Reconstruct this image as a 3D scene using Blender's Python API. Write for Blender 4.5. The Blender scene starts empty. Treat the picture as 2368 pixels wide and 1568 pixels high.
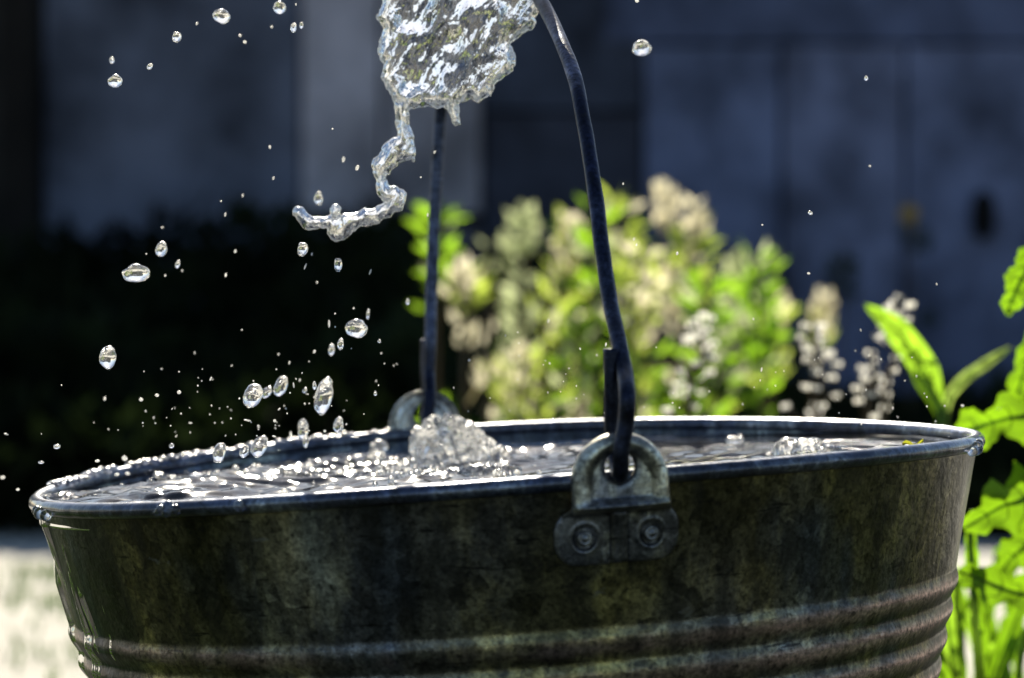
import bpy, bmesh, math, random
import numpy as np
from mathutils import Vector, Matrix
random.seed(7); rng = np.random.default_rng(7)
sc = bpy.context.scene
R2 = math.radians

# ------------------------------------------------------------------ camera
RIM = 0.15; ZR = 0.275; D = 0.8933; HC = ZR + 0.0568; CX = 0.0016; PITCH = 0.02057; F = 6513.0
TILT = 0.06395; EAR = 0.2036; AMP = 0.0023; H = 0.27
cam = bpy.data.cameras.new('camera'); cam_o = bpy.data.objects.new('camera', cam); sc.collection.objects.link(cam_o)
cam_o.location = (CX, -D, HC); cam_o.rotation_euler = (math.pi/2 - PITCH, 0, 0)
cam.sensor_width = 36; cam.lens = 99.0; cam.clip_start = 0.02; cam.clip_end = 500
cam.dof.use_dof = True; cam.dof.focus_distance = 0.835; cam.dof.aperture_fstop = 12.5
sc.camera = cam_o
# ------------------------------------------------------------------ light
SUN_EL, SUN_AZ = R2(31), R2(-5)          # azimuth from +y towards +x
w = bpy.data.worlds.new('World'); sc.world = w; w.use_nodes = True
wn = w.node_tree; wn.nodes.clear()
sky = wn.nodes.new('ShaderNodeTexSky'); sky.sky_type = 'NISHITA'; sky.sun_disc = False
sky.sun_elevation = SUN_EL; sky.sun_rotation = SUN_AZ; sky.air_density = 1.0; sky.dust_density = 0.6; sky.ozone_density = 2.0
bg = wn.nodes.new('ShaderNodeBackground'); bg.inputs['Strength'].default_value = 0.06
wo = wn.nodes.new('ShaderNodeOutputWorld')
wn.links.new(sky.outputs[0], bg.inputs[0]); wn.links.new(bg.outputs[0], wo.inputs[0])
sun = bpy.data.lights.new('sun', 'SUN'); sun.energy = 5.0; sun.angle = R2(0.55); sun.color = (1, .92, .76)
sun_o = bpy.data.objects.new('sun', sun); sc.collection.objects.link(sun_o)
sd = Vector((math.sin(SUN_AZ)*math.cos(SUN_EL), math.cos(SUN_AZ)*math.cos(SUN_EL), math.sin(SUN_EL)))
sun_o.rotation_euler = sd.to_track_quat('Z', 'Y').to_euler()
sc.view_settings.view_transform = 'Standard'; sc.view_settings.look = 'None'
sc.view_settings.exposure = 0.8; sc.view_settings.gamma = 1; sc.view_settings.use_curve_mapping = False
cy = sc.cycles
cy.max_bounces = 20; cy.transmission_bounces = 16; cy.glossy_bounces = 6; cy.diffuse_bounces = 3; cy.transparent_max_bounces = 16
cy.caustics_reflective = True; cy.caustics_refractive = True; cy.blur_glossy = 0.0
cy.sample_clamp_direct = 0; cy.sample_clamp_indirect = 40; cy.use_denoising = True; cy.use_adaptive_sampling = False

# ------------------------------------------------------------------ helpers
def U(x, y, Y):
    """point of the world seen at photo coordinates (x, y of a 2368-wide view) at depth Y"""
    c, s = math.cos(PITCH), math.sin(PITCH)
    a, b = (x-1184)/F, (784-y)/F
    d = Vector((a, c + b*s, -s + b*c)); t = (Y + D)/d.y
    return Vector((CX, -D, HC)) + d*t
def ppm(Y): return F/(Y + D)
BM = Matrix.Translation((0, 0, ZR)) @ Matrix.Rotation(-TILT, 4, 'Y')     # rim frame of the bucket
BASE = BM @ Matrix.Translation((0, 0, -H))                                # base frame
def UB(x, y, z=-0.004):
    """rim-frame point where the line of sight through x, y meets the plane z of the bucket frame"""
    inv = BM.inverted(); o = inv @ Vector((CX, -D, HC)); q = inv @ U(x, y, 0)
    d = q - o; return o + d*((z - o.z)/d.z)

def _h(ix, iy, iz):
    n = (ix*374761393 + iy*668265263 + iz*2147483647) & 0xffffffff
    n = ((n ^ (n >> 13))*1274126177) & 0xffffffff
    return (n ^ (n >> 16)) & 0xffff
def noise3(P, f=1.0, seed=0):
    P = np.asarray(P, float)*f + seed*17.31
    i = np.floor(P).astype(np.int64); t = P - i; t = t*t*t*(t*(t*6-15)+10)
    r = 0
    for dx in (0, 1):
        for dy in (0, 1):
            for dz in (0, 1):
                v = _h(i[..., 0]+dx, i[..., 1]+dy, i[..., 2]+dz)/32767.5 - 1
                r = r + v*(t[..., 0] if dx else 1-t[..., 0])*(t[..., 1] if dy else 1-t[..., 1])*(t[..., 2] if dz else 1-t[..., 2])
    return r
def fbm(P, f, o=3, seed=0):
    return sum(noise3(P, f*2**k, seed+k)/2**k for k in range(o))
def sstep(a, b, x):
    t = np.clip((x-a)/(b-a), 0, 1); return t*t*(3-2*t)

COL = sc.collection
def tag(o, label=None, cat=None, group=None, kind=None):
    if label: o['label'] = label
    if cat: o['category'] = cat
    if group: o['group'] = group
    if kind: o['kind'] = kind
    return o
def empty(name, loc=(0, 0, 0)):
    o = bpy.data.objects.new(name, None); o.location = loc; o.empty_display_size = .02; COL.objects.link(o); return o
def mesh_obj(name, V, Fc, mat, parent=None, smooth=True, mats=None, midx=None):
    me = bpy.data.meshes.new(name)
    V = np.asarray(V, np.float32).reshape(-1, 3)
    if isinstance(Fc, np.ndarray):
        k = Fc.shape[1]; n = len(Fc)
        me.vertices.add(len(V)); me.vertices.foreach_set('co', V.ravel())
        me.loops.add(n*k); me.loops.foreach_set('vertex_index', Fc.astype(np.int32).ravel())
        me.polygons.add(n); me.polygons.foreach_set('loop_start', np.arange(0, n*k, k, dtype=np.int32))
        me.polygons.foreach_set('loop_total', np.full(n, k, np.int32))
        me.update(calc_edges=True)
    else:
        me.from_pydata(V.tolist(), [], Fc)
    if smooth: me.polygons.foreach_set('use_smooth', [True]*len(me.polygons))
    for m in (mats or [mat]): me.materials.append(m)
    if midx is not None: me.polygons.foreach_set('material_index', np.asarray(midx, np.int32))
    me.validate(); me.update()
    o = bpy.data.objects.new(name, me); COL.objects.link(o)
    if parent: o.parent = parent
    return o
class MB:
    def __init__(s): s.v = []; s.f = []; s.m = []
    def add(s, V, Fc, m=0):
        n = len(s.v); s.v += [tuple(p) for p in V]; s.f += [tuple(i+n for i in f) for f in Fc]; s.m += [m]*len(Fc)
    def tube(s, pts, r, n=8, m=0, cap=True):
        pts = [Vector(p) for p in pts]; rs = r if isinstance(r, (list, tuple)) else [r]*len(pts)
        V = []; Fc = []; up = None
        for i, p in enumerate(pts):
            t = (pts[min(i+1, len(pts)-1)] - pts[max(i-1, 0)]).normalized()
            if up is None: up = t.orthogonal().normalized()
            up = (up - t*up.dot(t)).normalized(); b = t.cross(up)
            for k in range(n):
                a = 2*math.pi*k/n; V.append(p + (up*math.cos(a) + b*math.sin(a))*rs[i])
        for i in range(len(pts)-1):
            for k in range(n):
                Fc.append((i*n+k, i*n+(k+1) % n, (i+1)*n+(k+1) % n, (i+1)*n+k))
        if cap: Fc.append(tuple(range(n))[::-1]); Fc.append(tuple((len(pts)-1)*n+k for k in range(n)))
        s.add(V, Fc, m)
    def box(s, a, b, m=0):
        x0, y0, z0 = a; x1, y1, z1 = b
        V = [(x0,y0,z0),(x1,y0,z0),(x1,y1,z0),(x0,y1,z0),(x0,y0,z1),(x1,y0,z1),(x1,y1,z1),(x0,y1,z1)]
        s.add(V, [(0,3,2,1),(4,5,6,7),(0,1,5,4),(1,2,6,5),(2,3,7,6),(3,0,4,7)], m)
    def blob(s, c, r, n=6, m=0, ax=None):
        V = []; Fc = []; c = Vector(c); r = Vector(r) if not isinstance(r, (int, float)) else Vector((r, r, r))
        rows = max(3, n//2+1)
        V.append(c + Vector((0, 0, r.z)))
        for i in range(1, rows):
            t = math.pi*i/rows
            for k in range(n):
                a = 2*math.pi*k/n; V.append(c + Vector((r.x*math.sin(t)*math.cos(a), r.y*math.sin(t)*math.sin(a), r.z*math.cos(t))))
        V.append(c - Vector((0, 0, r.z)))
        for k in range(n): Fc.append((0, 1+k, 1+(k+1) % n))
        for i in range(rows-2):
            for k in range(n): Fc.append((1+i*n+k, 1+(i+1)*n+k, 1+(i+1)*n+(k+1) % n, 1+i*n+(k+1) % n))
        L = len(V)-1
        for k in range(n): Fc.append((L, 1+(rows-2)*n+(k+1) % n, 1+(rows-2)*n+k))
        s.add(V, Fc, m)
    def build(s, name, mat, parent=None, smooth=True, mats=None):
        return mesh_obj(name, s.v, s.f, mat, parent, smooth, mats, s.m if mats else None)

# ------------------------------------------------------------------ materials
def mat(name):
    m = bpy.data.materials.new(name); m.use_nodes = True; nt = m.node_tree; nt.nodes.clear()
    out = nt.nodes.new('ShaderNodeOutputMaterial'); return m, nt, out
def N(nt, t, **k):
    n = nt.nodes.new(t)
    for a, b in k.items():
        if a.startswith('i_'): n.inputs[a[2:].replace('_', ' ')].default_value = b
        else: setattr(n, a, b)
    return n
def noise(nt, scale, detail=4, rough=.55, vec=None, stretch=None):
    n = N(nt, 'ShaderNodeTexNoise'); n.inputs['Scale'].default_value = scale; n.inputs['Detail'].default_value = detail; n.inputs['Roughness'].default_value = rough
    tc = N(nt, 'ShaderNodeTexCoord'); src = tc.outputs['Object']
    if stretch:
        mp = N(nt, 'ShaderNodeMapping'); mp.inputs['Scale'].default_value = stretch; nt.links.new(src, mp.inputs[0]); src = mp.outputs[0]
    nt.links.new(src, n.inputs['Vector']); return n.outputs['Fac']
def ramp(nt, fac, stops):
    r = N(nt, 'ShaderNodeValToRGB'); e = r.color_ramp.elements
    while len(e) < len(stops): e.new(.5)
    for k, (p, c) in enumerate(stops):
        e[k].position = p; e[k].color = (*c, 1) if len(c) == 3 else c
    nt.links.new(fac, r.inputs[0]); return r.outputs['Color']
def mix(nt, fac, a, b, mode='MIX'):
    n = N(nt, 'ShaderNodeMix', data_type='RGBA', blend_type=mode)
    for s, v in ((n.inputs[0], fac), (n.inputs[6], a), (n.inputs[7], b)):
        if hasattr(v, 'links') or hasattr(v, 'is_linked'): nt.links.new(v, s)
        elif isinstance(v, (int, float)): s.default_value = v
        else: s.default_value = (*v, 1)
    return n.outputs[2]
def bump(nt, h, strength, dist):
    b = N(nt, 'ShaderNodeBump'); b.inputs['Strength'].default_value = strength; b.inputs['Distance'].default_value = dist
    nt.links.new(h, b.inputs['Height']); return b.outputs[0]
def g3(v): return (v, v, v)

def galvanized(name, base, rough, spots=True, wet=False, tone=1.0, ribs=False):
    m, nt, out = mat(name); p = N(nt, 'ShaderNodeBsdfPrincipled')
    big = noise(nt, 9, 3, .5); hue = noise(nt, 16, 2, .5, stretch=(1, 1, .45)); hue2 = noise(nt, 27, 3, .5, stretch=(1.3, 1.3, .4))  # olive and blue patches paint coloured reflections of the surroundings
    col = ramp(nt, big, [(.3, tuple(c*.45 for c in base)), (.5, base), (.68, tuple(c*1.9 for c in base))])
    col = mix(nt, ramp(nt, hue, [(.46, g3(0)), (.62, g3(.8*tone))]), col, (base[0]*1.7, base[1]*1.55, base[2]*.7))
    col = mix(nt, ramp(nt, hue2, [(.55, g3(0)), (.68, g3(.6*tone))]), col, (base[0]*.8, base[1]*1.1, base[2]*1.9))
    patch = noise(nt, 21, 7, .68, stretch=(1, 1, .4)); grain = noise(nt, 700, 2, .7)
    col = mix(nt, 1.0, col, ramp(nt, patch, [(.36, (.16, .17, .19)), (.49, (.7, .7, .7)), (.57, (1.8, 1.7, 1.25)), (.68, (4.2, 3.8, 2.7))]), 'MULTIPLY')
    vo = N(nt, 'ShaderNodeTexVoronoi'); vo.inputs['Scale'].default_value = 230; tcv = N(nt, 'ShaderNodeTexCoord'); nt.links.new(tcv.outputs['Object'], vo.inputs['Vector'])
    sepv = N(nt, 'ShaderNodeSeparateColor'); nt.links.new(vo.outputs['Color'], sepv.inputs[0])
    col = mix(nt, 1.0, col, ramp(nt, sepv.outputs[0], [(.0, g3(.6)), (1., g3(1.5))]), 'MULTIPLY')
    scr = noise(nt, 60, 4, .6, stretch=(1, 1, 9)); col = mix(nt, ramp(nt, scr, [(.64, g3(0)), (.68, g3(.8))]), col, g3(.015))
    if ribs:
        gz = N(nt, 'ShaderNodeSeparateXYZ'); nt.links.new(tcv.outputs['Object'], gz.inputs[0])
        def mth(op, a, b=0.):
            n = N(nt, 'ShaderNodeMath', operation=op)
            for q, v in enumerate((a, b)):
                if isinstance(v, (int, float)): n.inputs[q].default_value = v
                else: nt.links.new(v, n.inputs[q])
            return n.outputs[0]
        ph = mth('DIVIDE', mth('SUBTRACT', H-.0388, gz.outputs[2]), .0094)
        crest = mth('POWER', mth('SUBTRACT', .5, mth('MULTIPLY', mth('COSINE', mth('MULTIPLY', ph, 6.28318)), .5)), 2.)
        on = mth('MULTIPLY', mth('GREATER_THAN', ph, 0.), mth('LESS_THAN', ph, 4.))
        rib_sheen = mth('MULTIPLY', mth('MULTIPLY', crest, on), ramp(nt, noise(nt, 12, 4, .6, stretch=(1, 1, .2)), [(.42, g3(0)), (.6, g3(1))]))
        col = mix(nt, rib_sheen, col, (.72, .50, .44))  # pinkish reflection on the rib crests, painted into the base colour

    col = mix(nt, 1.0, col, ramp(nt, grain, [(.3, g3(.45)), (.7, g3(1.6))]), 'MULTIPLY')
    if spots:
        fine = noise(nt, 420, 3, .6); mid = noise(nt, 95, 4, .7); streak = noise(nt, 130, 2, .5, stretch=(1, 1, .06))
        scuff = noise(nt, 55, 5, .75, stretch=(1, 1, 2.4))
        col = mix(nt, ramp(nt, fine, [(.3, g3(.75)), (.44, g3(0))]), col, g3(.02))
        col = mix(nt, ramp(nt, mid, [(.29, g3(.8)), (.38, g3(0))]), col, (.03, .028, .025))
        col = mix(nt, ramp(nt, streak, [(.35, g3(.55)), (.5, g3(0))]), col, tuple(c*.35 for c in base))
        col = mix(nt, ramp(nt, scuff, [(.66, g3(0)), (.72, g3(.6))]), col, (.34, .35, .36))
    nt.links.new(col, p.inputs['Base Color']); p.inputs['Metallic'].default_value = .78
    rr = N(nt, 'ShaderNodeMapRange'); rr.inputs[3].default_value = rough-.1; rr.inputs[4].default_value = rough+.14
    nt.links.new(noise(nt, 60, 4, .6), rr.inputs[0]); nt.links.new(rr.outputs[0], p.inputs['Roughness'])
    nt.links.new(bump(nt, noise(nt, 260, 4, .6), .55, .0006), p.inputs['Normal'])
    if wet: p.inputs['Coat Weight'].default_value = .8; p.inputs['Coat Roughness'].default_value = .08
    nt.links.new(p.outputs[0], out.inputs[0]); return m
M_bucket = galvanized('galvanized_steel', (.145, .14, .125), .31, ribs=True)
M_rim = galvanized('rim_steel', (.13, .15, .23), .34, wet=True, tone=.15)
M_inner = galvanized('inner_steel', (.13, .15, .20), .42, tone=.2)
M_ear = galvanized('ear_steel', (.34, .34, .36), .38, tone=.05)
M_channel = galvanized('channel_dark_steel', (.2, .2, .21), .34, tone=.05)
M_ear2 = galvanized('far_ear_steel', (.42, .43, .52), .34, tone=.1)  # sky reflection on the far ear painted as a brighter, bluish base
M_wire = galvanized('wire_steel', (.024, .029, .06), .4, tone=.1)

def water_mat(name, bstr=0, bscale=300, stretch=None, coat=.10, rough=0, coatw=1, foam_glint=0, fscale=300, fthr=.6, attr=None):
    m, nt, out = mat(name); p = N(nt, 'ShaderNodeBsdfPrincipled')
    p.inputs['Base Color'].default_value = (1, 1, 1, 1); p.inputs['Transmission Weight'].default_value = 1; p.inputs['IOR'].default_value = 1.333
    p.inputs['Roughness'].default_value = rough
    p.inputs['Coat Weight'].default_value = coatw; p.inputs['Coat IOR'].default_value = 1.333; p.inputs['Coat Roughness'].default_value = coat
    if bstr: nt.links.new(bump(nt, noise(nt, bscale, 2, .5, stretch=stretch), bstr, .001), p.inputs['Normal'])
    if not foam_glint: nt.links.new(p.outputs[0], out.inputs[0]); return m
    # scattering white for air bubbles, also painted in for sun glints and sparks
    t = N(nt, 'ShaderNodeBsdfTranslucent'); t.inputs[0].default_value = (.97, .95, .9, 1); d = N(nt, 'ShaderNodeBsdfDiffuse'); d.inputs[0].default_value = (.9, .9, .88, 1)
    fo = N(nt, 'ShaderNodeMixShader'); fo.inputs[0].default_value = .2; nt.links.new(t.outputs[0], fo.inputs[1]); nt.links.new(d.outputs[0], fo.inputs[2])
    f = ramp(nt, noise(nt, fscale, 3, .6, stretch=stretch), [(fthr-.05, g3(foam_glint*.08)), (fthr+.06, g3(foam_glint))])
    if attr:
        at = N(nt, 'ShaderNodeAttribute', attribute_name=attr); mm = N(nt, 'ShaderNodeMath', operation='MULTIPLY'); nt.links.new(f, mm.inputs[0]); nt.links.new(at.outputs['Fac'], mm.inputs[1]); f = mm.outputs[0]
    ms = N(nt, 'ShaderNodeMixShader'); nt.links.new(f, ms.inputs[0]); nt.links.new(p.outputs[0], ms.inputs[1]); nt.links.new(fo.outputs[0], ms.inputs[2])
    nt.links.new(ms.outputs[0], out.inputs[0]); return m
M_water = water_mat('water', rough=.085, coatw=0)
M_splash = water_mat('splash_water', coat=.24)
M_film = water_mat('water_film', rough=.05, coatw=0)
M_sheet = water_mat('falling_water', .3, 420, (1, 1, .45), coat=.2, rough=.07, foam_glint=1., fscale=480, fthr=.47, attr='foam_glint')
M_drop = water_mat('droplet_water', coat=.2, foam_glint=.55, fscale=2.6, fthr=.60, stretch=(1, 1, .5))
M_spark = water_mat('spray_water', coat=.2, foam_glint=.75, fscale=1, fthr=.3)
M_crown = water_mat('crown_water', coat=.2, foam_glint=.65, fscale=420, fthr=.56)

def leafmat(name, dif, tr, k=.55, rough=.5, var=.35, scale=60, spec=.5):
    m, nt, out = mat(name)
    n = noise(nt, scale, 3); f = ramp(nt, n, [(.3, g3(1-var)), (.7, g3(1+var*.5))])
    p = N(nt, 'ShaderNodeBsdfPrincipled'); p.inputs['Roughness'].default_value = rough; p.inputs['Specular IOR Level'].default_value = spec
    t = N(nt, 'ShaderNodeBsdfTranslucent'); ms = N(nt, 'ShaderNodeMixShader'); ms.inputs[0].default_value = k
    nt.links.new(mix(nt, 1.0, dif, f, 'MULTIPLY'), p.inputs['Base Color']); nt.links.new(mix(nt, 1.0, tr, f, 'MULTIPLY'), t.inputs['Color'])
    nt.links.new(p.outputs[0], ms.inputs[1]); nt.links.new(t.outputs[0], ms.inputs[2]); nt.links.new(ms.outputs[0], out.inputs[0]); return m
M_leaf = leafmat('bright_leaf', (.05, .10, .015), (.26, .50, .012), .6)
M_vein = leafmat('leaf_vein', (.2, .3, .06), (.55, .75, .15), .5)
M_green = leafmat('weed_leaf', (.06, .11, .02), (.42, .74, .04), .65)
M_olive = leafmat('yellow_weed_leaf', (.10, .12, .03), (.62, .78, .12), .65)
M_cream = leafmat('seed_head', (.42, .38, .26), (.92, .86, .62), .7)
M_pale = leafmat('pale_weed_leaf', (.18, .21, .12), (.66, .74, .40), .6)
M_stem = leafmat('weed_stem', (.10, .07, .03), (.25, .15, .05), .3)
M_bud = leafmat('white_bud', (.8, .79, .74), (.98, .96, .86), .65, .25, .1)
M_shadeleaf = leafmat('painted_shade_leaf', (.02, .035, .01), (.03, .07, .008), .35, spec=.1)
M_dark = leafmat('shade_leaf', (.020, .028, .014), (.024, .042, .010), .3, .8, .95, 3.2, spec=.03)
M_yellow = leafmat('yellow_leaf', (.5, .45, .03), (.8, .8, .05), .5)
M_grass = leafmat('grass_blade', (.035, .055, .015), (.10, .20, .02), .4)
M_ygrass = leafmat('yellow_flower', (.5, .33, .03), (.5, .3, .02), .3)

def simple(name, stops, scale, rough=.9, bs=.4, bd=.02, stretch=None, detail=6):
    m, nt, out = mat(name); p = N(nt, 'ShaderNodeBsdfPrincipled'); p.inputs['Roughness'].default_value = rough
    p.inputs['Specular IOR Level'].default_value = .25
    n = noise(nt, scale, detail, .6, stretch=stretch)
    nt.links.new(ramp(nt, n, stops), p.inputs['Base Color']); nt.links.new(bump(nt, noise(nt, scale*6, 4), bs, bd), p.inputs['Normal'])
    nt.links.new(p.outputs[0], out.inputs[0]); return m
M_soil = simple('dark_soil', [(.3, (.008, .009, .006)), (.5, (.015, .016, .010)), (.7, (.028, .024, .017))], 3)
M_path = simple('pale_gravel', [(.3, (.12, .11, .08)), (.42, (.5, .47, .40)), (.7, (.72, .69, .60))], 5.5, stretch=(1, 2.2, 1))
def wallmat(name, c, v=.6):
    c = tuple(x*.5 for x in c)
    lo = tuple(x*(1-v) for x in c); hi = tuple(x*(1+v) for x in c)
    return simple(name, [(.36, lo), (.5, c), (.64, hi)], 4.5, stretch=(1.1, 1, 1), bs=.3, detail=7)

# ------------------------------------------------------------------ setting
def sheet(name, x0, x1, y0, y1, z, m, nx=2, ny=2, amp=0):
    xs = np.linspace(x0, x1, nx); ys = np.linspace(y0, y1, ny); X, Y = np.meshgrid(xs, ys)
    Z = z + amp*fbm(np.stack([X, Y, X*0], -1), 1.3, 3)
    V = np.stack([X, Y, Z], -1).reshape(-1, 3); i = np.arange((ny-1)*nx).reshape(ny-1, nx)[:, :-1].ravel()
    return mesh_obj(name, V, np.stack([i, i+1, i+1+nx, i+nx], -1), m)
tag(sheet('ground', -60, 60, -60, 60, -.012, M_soil), kind='structure')
pth = sheet('path', -8, 8, 1.3, 2.9, 0.0, M_path, 220, 60, .006); tag(pth, kind='structure')

WY = 4.45
wall = tag(empty('concrete_wall', (0, WY, 0)), 'tall dark blue-grey concrete wall of large stained panels behind the plants', 'wall')
def wx(x): return U(x, 650, WY).x
def wz(y): return U(1184, y, WY).z
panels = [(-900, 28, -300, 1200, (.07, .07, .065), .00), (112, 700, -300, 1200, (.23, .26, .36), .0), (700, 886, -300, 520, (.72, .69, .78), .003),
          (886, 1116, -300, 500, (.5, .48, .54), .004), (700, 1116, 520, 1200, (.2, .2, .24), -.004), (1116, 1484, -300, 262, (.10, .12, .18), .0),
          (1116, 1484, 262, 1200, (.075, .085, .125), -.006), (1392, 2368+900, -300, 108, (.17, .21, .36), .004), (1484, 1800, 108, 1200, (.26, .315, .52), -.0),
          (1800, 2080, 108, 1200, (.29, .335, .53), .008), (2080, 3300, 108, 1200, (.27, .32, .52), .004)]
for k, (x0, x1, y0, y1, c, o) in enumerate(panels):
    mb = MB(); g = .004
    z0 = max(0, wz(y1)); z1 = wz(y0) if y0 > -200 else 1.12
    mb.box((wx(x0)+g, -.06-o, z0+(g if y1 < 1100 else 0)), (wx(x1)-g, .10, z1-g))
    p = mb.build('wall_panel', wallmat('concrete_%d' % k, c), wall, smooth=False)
mb = MB(); mb.box((wx(30), -.14, 0), (wx(110), .0, 1.12)); mb.build('post', wallmat('post_timber', (.02, .018, .016)), wall, smooth=False)
mb = MB(); mb.box((wx(-900), .11, 0), (wx(3300), .22, 1.11)); mb.build('backing', wallmat('backing', (.05, .05, .05)), wall, smooth=False)
# hole in the right panel, its darkness painted as a black disc
mb = MB(); cxx, czz = wx(2258), wz(500)
nn = 24
V = [(cxx + .022*math.cos(a)*s, -.09, czz+.046*math.sin(a)*s) for s in (1.0, .0) for a in [2*math.pi*i/nn for i in range(nn)]]
V2 = [(x, -.065, z) for x, y, z in V[:nn]]
mb.add(V[:nn]+V2, [tuple(range(nn))] + [(i, i+nn, (i+1) % nn+nn, (i+1) % nn) for i in range(nn)])
mb.build('hole_disc', wallmat('hole_black', (.008, .008, .009)), wall, smooth=False)
# low ledge at wall foot on the right
mb = MB(); mb.box((wx(1500), -.42, 0), (wx(3300), -.065, wz(905))); mb.build('ledge', wallmat('ledge_concrete', (.16, .16, .20)), wall, smooth=False)

# ------------------------------------------------------------------ bucket
bucket = empty('metal_bucket'); bucket.matrix_world = BASE
tag(bucket, 'galvanized steel bucket brimming with splashing water, ribbed sides and wire handle', 'bucket')
SL = .232
def wallR(z):                      # z in rim frame (negative down)
    z = np.asarray(z, float); r = RIM - .0032 + SL*(z+.004)
    ph = (-(z) - .0388)/.0094
    rib = .5-.5*np.cos(2*np.pi*ph); on = (ph > 0) & (ph < 4)
    return r + np.where(on, 0.0013*rib**.8, 0)
def rimz(a, z=0.0):
    return AMP*(-np.cos(2*(a-EAR)))*sstep(-.09, 0, np.asarray(z, float))
def revolve(name, prof, m, n=360, closed=False, wob=None):
    a = np.linspace(0, 2*np.pi, n, endpoint=False); r = np.array([p[0] for p in prof]); z = np.array([p[1] for p in prof])
    A, Rr = np.meshgrid(a, r, indexing='ij'); _, Z = np.meshgrid(a, z, indexing='ij')
    if wob: Rr = Rr + wob(A, Z)
    V = np.stack([Rr*np.cos(A), Rr*np.sin(A), Z + rimz(A, Z) + H], -1)
    k = len(prof); i, j = np.meshgrid(np.arange(n), np.arange(k if closed else k-1), indexing='ij')
    i2 = (i+1) % n; j2 = (j+1) % k
    return mesh_obj(name, V, np.stack([i*k+j, i*k+j2, i2*k+j2, i2*k+j], -1).reshape(-1, 4)[:, ::-1], m, bucket)
zs = np.concatenate([np.linspace(-.002, -.034, 18), np.linspace(-.0345, -.076, 90), np.linspace(-.08, -H+.006, 20)])
dent = lambda A, Z: .0004*fbm(np.stack([np.cos(A)*3, np.sin(A)*3, Z*22], -1), 1.2, 3)*sstep(0, -.02, Z)
outer = [(float(wallR(z)), float(z)) for z in zs] + [(float(wallR(-H+.004))+.002, -H+.004), (float(wallR(-H)), -H), (.0, -H+.002)]
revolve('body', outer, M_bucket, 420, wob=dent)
inner = [(float(wallR(z))-.0016, float(z)) for z in zs] + [(.0, -H+.006)]
revolve('inner_wall', inner[::-1], M_inner, 300, wob=dent)
br = .0024
def rimwob(A, Z): return .00022*fbm(np.stack([np.cos(A)*9, np.sin(A)*9, Z*30], -1), 1.5, 3)
bead = [(RIM-br+br*math.cos(t)*1.05, br*math.sin(t)) for t in np.linspace(0, 2*math.pi, 20, endpoint=False)]
revolve('rim', bead, M_rim, 900, closed=True, wob=rimwob)

# ears (handle brackets): sheet metal stamped to shape
def ear_sdf(u, v):
    def rbox(cu, cv, hu, hv, r):
        qx = np.abs(u-cu)-hu+r; qy = np.abs(v-cv)-hv+r
        return np.hypot(np.maximum(qx, 0), np.maximum(qy, 0)) + np.minimum(np.maximum(qx, qy), 0) - r
    plate = rbox(-.3, -15.2, 17.8, 7.8, 6.6)
    v2 = np.maximum(v+.6, 0)
    arch = np.where(v > -.6, np.hypot(u, v2)-13.2, np.abs(u)-13.2)
    arch = np.maximum(arch, -(v+10))
    k = 2.0; h = np.clip(.5+.5*(arch-plate)/k, 0, 1); un = arch*(1-h)+plate*h - k*h*(1-h)
    hole = 4.1-np.hypot(u, v-3.4)
    return np.maximum(un, hole), arch
def ear_h(u, v):
    s, arch = ear_sdf(u, v); e = -arch
    top = sstep(-9.6, -6.8, v)
    ridge = np.where((e > 0) & (e < 5.2), np.sin(np.clip(e/5.2, 0, 1)*np.pi)**.7, 0)*2.0*top
    bottom_ridge = np.exp(-((v+7.4)/1.3)**2)*1.0*(np.abs(u) < 13)
    chan = -1.25*(1-sstep(1.9, 2.9, np.abs(u)))*sstep(-7.5, -10.5, v)*1.0
    pill = .5*(1-sstep(.0, 3, np.abs(np.abs(u)-6))) * sstep(-8, -11, v)*0
    dim = 0
    for cu in (-9.7, 9.2):
        rr = np.hypot(u-cu, v+15.4); dim = dim - 1.1*(1-sstep(2.6, 3.7, rr)) + .35*np.exp(-((rr-4.0)/.6)**2)
    edge = -.9*np.exp(-np.maximum(-s, 0)/.7)
    return 1.7 + top*.6 + ridge + bottom_ridge + chan + dim*(1-top) + edge + pill
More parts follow.
